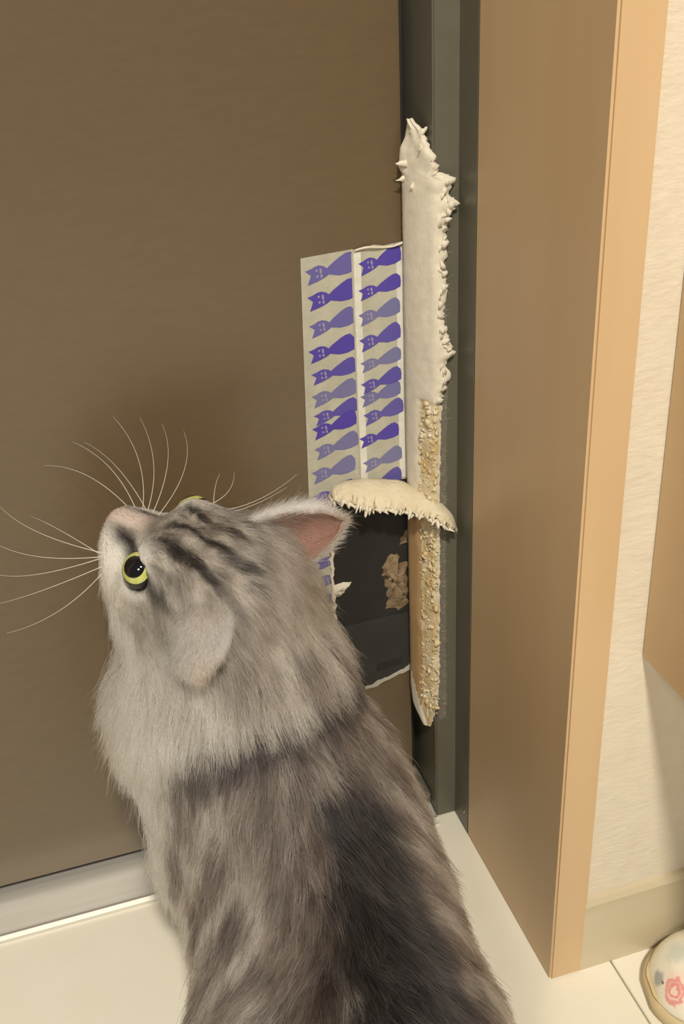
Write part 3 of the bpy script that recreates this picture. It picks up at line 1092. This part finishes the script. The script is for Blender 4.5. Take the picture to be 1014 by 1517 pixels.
M_earskin = mat('ear_skin', (140, 104, 90), .6, var=(120, 90, 78), scale=80)
M_earback = mat('ear_back', (160, 146, 136), .8, var=(142, 130, 120), scale=120)
ears = []
for base, tip, od, wb in ((hp(-.014, -.028, .014), hp(-.050, -.070, .034), -.55 * HF + .35 * HL + .55 * HU, .020),
                          (hp(-.010, .026, .010), hp(-.042, .072, .022), -.35 * HF - .45 * HL - .75 * HU, .021)):
    v, f, ax, od_, sd, L, NS, NT = ear(base, tip, od, wb)
    n0 = np.cross(v[f[100][1]] - v[f[100][0]], v[f[100][2]] - v[f[100][0]])
    if n0 @ od_ < 0:
        f = [q[::-1] for q in f]
    o = link('ear', pydata('ear', v, f), [M_earskin, M_earback], cat, True)
    o.matrix_parent_inverse = Tcat
    md = o.modifiers.new('thick', 'SOLIDIFY'); md.thickness = .0016; md.offset = 0; md.material_offset = 1; md.material_offset_rim = 1
    ears.append((v, f, ax, od_, sd, L, NS, NT))


# ---- fur
def sample(V_, T_, dens, n):
    a, b, c = V_[T_[:, 0]], V_[T_[:, 1]], V_[T_[:, 2]]
    ar = np.linalg.norm(np.cross(b - a, c - a), axis=1) * dens
    k = rng.choice(len(T_), n, p=ar / ar.sum())
    r1, r2_ = np.sqrt(rng.random(n)), rng.random(n)
    return a[k] * (1 - r1)[:, None] + b[k] * (r1 * (1 - r2_))[:, None] + c[k] * (r1 * r2_)[:, None], k


def unit(v):
    return v / (np.linalg.norm(v, axis=-1, keepdims=True) + 1e-9)


T = np.concatenate([Q[:, [0, 1, 2]], Q[:, [0, 2, 3]]])
cen = V[T].mean(1)
gn = grad(cen)
_, cl_, cwh, cwr, _ = coat(cen)
camv = unit(np.array([0, 0, .8]) - cen)
vis = (gn * camv).sum(1)
dens = np.where(cwh > .5, 2.8, 1.0) * np.where(vis < -.35, .3, 1.0) * np.where(cen[:, 1] < .36, .45, 1.0)
dens = np.where(cl_ < .0015, 0, dens)
NH = 190000
P0, _k = sample(V, T, dens, NH)
Nn = grad(P0)
COL, LEN, WH, WR, (hf, hl, hu) = coat(P0)
# which way the hair lies
t_ = (P0 - SH) @ BD
q_ = P0 - SH - t_[:, None] * BD
side_ = np.tanh((q_ @ BS) / .03)[:, None] * BS
flow_b = .62 * BD + .55 * np.array([0, 0, -1.]) + .30 * side_
outw = unit(np.stack([P0[:, 0] - .112, P0[:, 1] - .640, 0 * P0[:, 0]], 1))
flow_r = .45 * outw + np.array([0.02, -.25, -.85])
flow_h = -HF * .9 + .75 * (np.sign(hl)[:, None] * HL) * sstep(.010, .04, np.abs(hl))[:, None] - HU * .25 * sstep(.0, -.02, hu)[:, None]
flow = mix(flow_b * np.ones_like(P0), flow_r, WR)
flow = mix(flow, flow_h, WH)
# wavy disturbance so that locks part
dn = np.stack([vnoise(P0, 55, 21), vnoise(P0, 55, 22), vnoise(P0, 55, 23)], 1) * .30 + np.stack([vnoise(P0, 150, 24), vnoise(P0, 150, 25), vnoise(P0, 150, 26)], 1) * .22
flow = unit(flow) + dn
flow = unit(flow - Nn * (flow * Nn).sum(1, keepdims=True))
lift = (.30 + .16 * WR)[:, None] * (1 - .35 * WH)[:, None]
K = 7


def grow(P0, Nn, flow, lift, LEN, jit, grav):
    n = len(P0)
    LEN = LEN * np.clip(rng.normal(1.0, .20, n), .45, 1.5)
    pts = np.empty((n, K, 3), np.float64)
    pts[:, 0] = P0 - Nn * .0006
    d = unit(flow * (1 - lift) + Nn * lift + rng.normal(0, jit, (n, 3)))
    curl = rng.normal(0, .10, (n, 3))
    for i in range(1, K):
        s = i / (K - 1)
        d = unit(d + flow * .16 + curl * .5 + np.array([0, 0, -1.]) * grav * s)
        # never dive back into the skin
        dd = (d * Nn).sum(1, keepdims=True)
        d = unit(d + Nn * np.clip(.06 - dd, 0, 1))
        pts[:, i] = pts[:, i - 1] + d * (LEN / (K - 1))[:, None]
    return pts


def clump(pts, n_c, amount):
    n = len(pts)
    ci = rng.choice(n, n_c, replace=False)
    kd = KDTree(n_c)
    for a, i in enumerate(ci):
        kd.insert(pts[i, 0], a)
    kd.balance()
    near = np.array([ci[kd.find(p)[1]] for p in pts[:, 0]])
    s = np.linspace(0, 1, K)[None, :, None]
    tgt = pts[near] + (pts[:, :1] - pts[near][:, :1]) * (1 - .75 * s)
    am = amount[:, None, None] if np.ndim(amount) else amount
    return pts + (tgt - pts) * am * s ** 1.3, near


PT = grow(P0, Nn, flow, lift, LEN, .13, .10)
PT, near = clump(PT, NH // 9, np.clip(rng.normal(.62, .2, NH), 0, .95) * (1 - .3 * WH))
PT, near2 = clump(PT, NH // 70, np.clip(rng.normal(.28, .15, NH), 0, .8) * (1 - .4 * WH))
locks = np.exp(rng.normal(0, .34, NH))[near] * np.exp(rng.normal(0, .14, NH))[near2]
shade = (locks * np.exp(rng.normal(0, .38, NH)))[:, None]
root_c = np.clip(COL * shade, .004, .9)
pale = rng.random(NH) < .14
root_c[pale] = mix(root_c[pale], LIGHT, .45 * sstep(.02, .12, COL[pale].mean(1)))
tipmix = np.clip(.25 + rng.normal(0, .15, NH), 0, .6) * (1 - WH)
tip_c = mix(root_c, np.clip(root_c * 1.9, 0, .8), tipmix)
ss_ = np.linspace(0, 1, K)[None, :, None]
CC = root_c[:, None] * (1 - ss_) + tip_c[:, None] * ss_
RD = (.00027 * (1 - .40 * WH))[:, None] * np.linspace(1, .15, K)[None]

# ear hair
EDGE0, EDGE1 = 0, 16
pts_e, col_e, rad_e = [], [], []
for ei, (v, f, ax, od_, sd, L, NS, NT) in enumerate(ears):
    fa = np.array(f)
    Te = np.concatenate([fa[:, [0, 1, 2]], fa[:, [0, 2, 3]]])
    n = 5200
    p, k = sample(v, Te, np.ones(len(Te)), n)
    tn = unit(np.cross(v[Te[:, 1]] - v[Te[:, 0]], v[Te[:, 2]] - v[Te[:, 0]]))[k]
    tn = np.where(((tn * od_).sum(1) < 0)[:, None], tn, -tn)      # back of the ear
    fl_ = unit(ax * np.ones_like(p) + rng.normal(0, .12, p.shape))
    sv = ((p - v.reshape(NS, NT, 3)[0].mean(0)) @ ax) / L
    c_ = mix(np.broadcast_to(MID * 1.15, p.shape).copy(), WHITE * .95, sstep(.05, .45, sv))
    c_ = mix(c_, LIGHT * [.95, .78, .70], .8 * sstep(.72, 1.0, sv + rng.normal(0, .08, n)))
    c_ = np.clip(c_ * np.exp(rng.normal(-.08, .42, (n, 1))), .01, .85)
    g_ = grow(p + tn * .0008, tn, fl_, np.full((n, 1), .2), np.full(n, .012) * (1 - .5 * sstep(.6, 1, sv)), .1, 0.0)
    pts_e.append(g_); col_e.append(np.repeat(c_[:, None], K, 1)); rad_e.append(np.full((n, 1), .00020) * np.linspace(1, .2, K)[None])
    # sparse long hairs inside, from the front edge
    n2 = 4200
    p, k = sample(v, Te, np.ones(len(Te)), n2)
    tn = unit(np.cross(v[Te[:, 1]] - v[Te[:, 0]], v[Te[:, 2]] - v[Te[:, 0]]))[k]
    tn = np.where(((tn * od_).sum(1) > 0)[:, None], tn, -tn)
    g_ = grow(p + tn * .0008, tn, unit(ax * np.ones_like(p) + rng.normal(0, .3, p.shape)), np.full((n2, 1), .25), np.full(n2, .010), .15, 0.0)
    c_ = np.broadcast_to(lin((160, 134, 120)), p.shape) * np.exp(rng.normal(0, .35, (n2, 1)))
    # pale fringe along the front edge
    n3_ = 1500
    s3 = rng.random(n3_) * .8
    row = (s3 * (NS - 1)).astype(int)
    edge = np.where(ei == 0, EDGE0, EDGE1)
    pe = v.reshape(NS, NT, 3)[row, edge] + rng.normal(0, .0012, (n3_, 3))
    ge = grow(pe, np.broadcast_to(-od_, pe.shape), unit(ax + rng.normal(0, .22, pe.shape)), np.full((n3_, 1), .22), np.full(n3_, .014), .1, 0.0)
    ce = np.clip(WHITE * rng.normal(.85, .12, (n3_, 1)), 0, .9)
    pts_e.append(ge); col_e.append(np.repeat(ce[:, None], K, 1)); rad_e.append(np.full((n3_, 1), .00013) * np.linspace(1, .2, K)[None])
    pts_e.append(g_); col_e.append(np.repeat(np.clip(c_, 0, .9)[:, None], K, 1)); rad_e.append(np.full((n2, 1), .00010) * np.linspace(1, .2, K)[None])


def curves(name, P_, C_, R_, M):
    n = len(P_)
    cd = bpy.data.hair_curves.new(name)
    cd.add_curves([K] * n)
    cd.attributes['position'].data.foreach_set('vector', P_.astype(np.float32).ravel())
    ra = cd.attributes.get('radius') or cd.attributes.new('radius', 'FLOAT', 'POINT')
    ra.data.foreach_set('value', R_.astype(np.float32).ravel())
    ca = cd.attributes.new('coat', 'FLOAT_COLOR', 'POINT')
    ca.data.foreach_set('color', np.concatenate([C_, np.ones(C_.shape[:2] + (1,))], 2).astype(np.float32).ravel())
    cd.materials.append(M)
    o = bpy.data.objects.new(name, cd)
    C.objects.link(o)
    o.parent = cat
    o.matrix_parent_inverse = Tcat
    o['kind'] = 'stuff'
    return o


curves('fur', PT, CC, RD, M_fur)
curves('ear_fur', np.concatenate(pts_e), np.concatenate(col_e), np.concatenate(rad_e), M_fur)


# ---- eyes
def eye(centre, gaze, rad):
    g = unit(np.array(gaze))
    a = unit(np.cross(g, HU)); b = np.cross(a, g)
    rows = [(0, 1)]
    v, f, mi = [], [], []
    NA = 32
    angs = [0.0, .12, .24, .36, .46, .52, .58, .66, .76, .84, .92, 1.05, 1.3, 1.7, 2.2, 2.7]
    for i, an in enumerate(angs):
        for k in range(NA):
            th = 2 * math.pi * k / NA
            bulge = 1.0 + .05 * math.exp(-(an / .8) ** 2)
            v.append(np.array(centre) + rad * bulge * (g * math.cos(an) + (a * math.cos(th) + b * math.sin(th)) * math.sin(an)))
    for i in range(len(angs) - 1):
        for k in range(NA):
            f.append((i * NA + k, i * NA + (k + 1) % NA, (i + 1) * NA + (k + 1) % NA, (i + 1) * NA + k))
            mi.append(0 if angs[i] < .57 else (1 if angs[i] < .92 else 2))
    me = pydata('eye', v, f)
    for x in (M_pupil, M_iris, M_rim):
        me.materials.append(x)
    me.polygons.foreach_set('material_index', mi)
    me.polygons.foreach_set('use_smooth', [True] * len(f))
    o = bpy.data.objects.new('eye', me)
    C.objects.link(o); o.parent = cat; o.matrix_parent_inverse = Tcat
    o['label'] = 'yellow-green eye with a wide dark pupil'


M_pupil = mat('pupil', (14, 12, 18), .04, spec=.8)
M_iris = mat('iris', (204, 208, 122), .08, var=(176, 182, 92), scale=300, spec=.7)
M_rim = mat('eye_rim', (34, 26, 24), .4)
for sg in (-1, 1):
    eye(hp(.0345, sg * .0255, .0110 if sg > 0 else .0112), .12 * HF + .5 * HL + .80 * HU if sg > 0 else .8 * HF - .5 * HL + .35 * HU, .0120 * HS)

# ---- nose leather
bm = bmesh.new()
bmesh.ops.create_uvsphere(bm, u_segments=16, v_segments=10, radius=1.0)
nm = Matrix(((HF[0], HL[0], HU[0], 0), (HF[1], HL[1], HU[1], 0), (HF[2], HL[2], HU[2], 0), (0, 0, 0, 1)))
for vv_ in bm.verts:
    x, y, z = vv_.co
    vv_.co = (x * .0045, y * .0070 * (1 + .35 * z), z * .0050)
bm.transform(Matrix.Translation(Vector(hp(.0785, 0, -.0020))) @ nm)
me = bpy.data.meshes.new('nose'); bm.to_mesh(me); bm.free()
o = link('nose', me, mat('nose_leather', (186, 138, 122), .45, var=(172, 122, 108), scale=200, bump=.3, bscale=900), cat, True)
o.matrix_parent_inverse = Tcat

# ---- whiskers: root, middle and tip
WHISK = [((0.0366, 0.6899, 0.3833), (-0.0093, 0.7031, 0.4043), (-0.0328, 0.7034, 0.4331)),
         ((0.035, 0.6925, 0.3822), (-0.0123, 0.6956, 0.3904), (-0.0418, 0.6932, 0.4121)),
         ((0.0333, 0.6951, 0.3812), (-0.0145, 0.6902, 0.3805), (-0.0439, 0.6821, 0.3927)),
         ((0.0364, 0.6925, 0.3776), (-0.012, 0.6841, 0.3716), (-0.0456, 0.672, 0.3752)),
         ((0.0348, 0.6951, 0.3765), (-0.0036, 0.6746, 0.36), (-0.0429, 0.6609, 0.3583)),
         ((0.0331, 0.6977, 0.3754), (0.0034, 0.7003, 0.4057), (-0.0133, 0.6924, 0.4244)),
         ((0.0562, 0.7151, 0.3982), (0.0302, 0.7475, 0.4182), (-0.0006, 0.7778, 0.4177)),
         ((0.0582, 0.7122, 0.399), (0.0453, 0.7464, 0.4238), (0.0196, 0.7818, 0.434)),
         ((0.06, 0.7109, 0.3962), (0.0669, 0.7421, 0.427), (0.0538, 0.7813, 0.4496)),
         ((0.062, 0.708, 0.397), (0.0765, 0.7365, 0.4223), (0.0751, 0.7724, 0.4451)),
         ((0.0639, 0.7068, 0.3941), (0.0857, 0.7335, 0.4219), (0.0896, 0.7651, 0.4401)),
         ((0.0658, 0.7039, 0.3949), (0.0958, 0.7278, 0.4172), (0.1037, 0.758, 0.4352)),
         ((0.0677, 0.7026, 0.3921), (0.0536, 0.7413, 0.4192), (0.0332, 0.7762, 0.4312)),
         ((0.097, 0.6779, 0.4143), (0.1166, 0.6813, 0.4193), (0.1258, 0.6926, 0.4285)),
         ((0.0996, 0.6752, 0.413), (0.1317, 0.6733, 0.4134), (0.1668, 0.6788, 0.4254)),
         ((0.1022, 0.6724, 0.4116), (0.128, 0.6727, 0.4107), (0.1584, 0.6768, 0.4181)),
         ((0.1047, 0.6696, 0.4103), (0.1095, 0.6845, 0.4213), (0.1163, 0.6952, 0.4282))]
M_wh = mat('whisker', (236, 230, 218), .35, alpha=.38)
for (p0, p1, p2) in WHISK:
    p0, p1, p2 = map(np.array, (p0, p1, p2))
    c1 = 2 * p1 - .5 * (p0 + p2)
    NSG = 18
    v, f = [], []
    for i in range(NSG + 1):
        t = i / NSG
        p = (1 - t) ** 2 * p0 + 2 * t * (1 - t) * c1 + t * t * p2
        d = unit((2 * (1 - t) * (c1 - p0) + 2 * t * (p2 - c1))[None])[0]
        a = unit(np.cross(d, [0.3, .2, 1])[None])[0]; b = np.cross(d, a)
        r_ = .00034 * (1 - .85 * t) + .00004
        for k in range(5):
            th = 2 * math.pi * k / 5
            v.append(p + r_ * (a * math.cos(th) + b * math.sin(th)))
    for i in range(NSG):
        for k in range(5):
            f.append((i * 5 + k, i * 5 + (k + 1) % 5, i * 5 + 5 + (k + 1) % 5, i * 5 + 5 + k))
    o = link('whisker', pydata('whisker', v, f), M_wh, cat, True)
    o.matrix_parent_inverse = Tcat
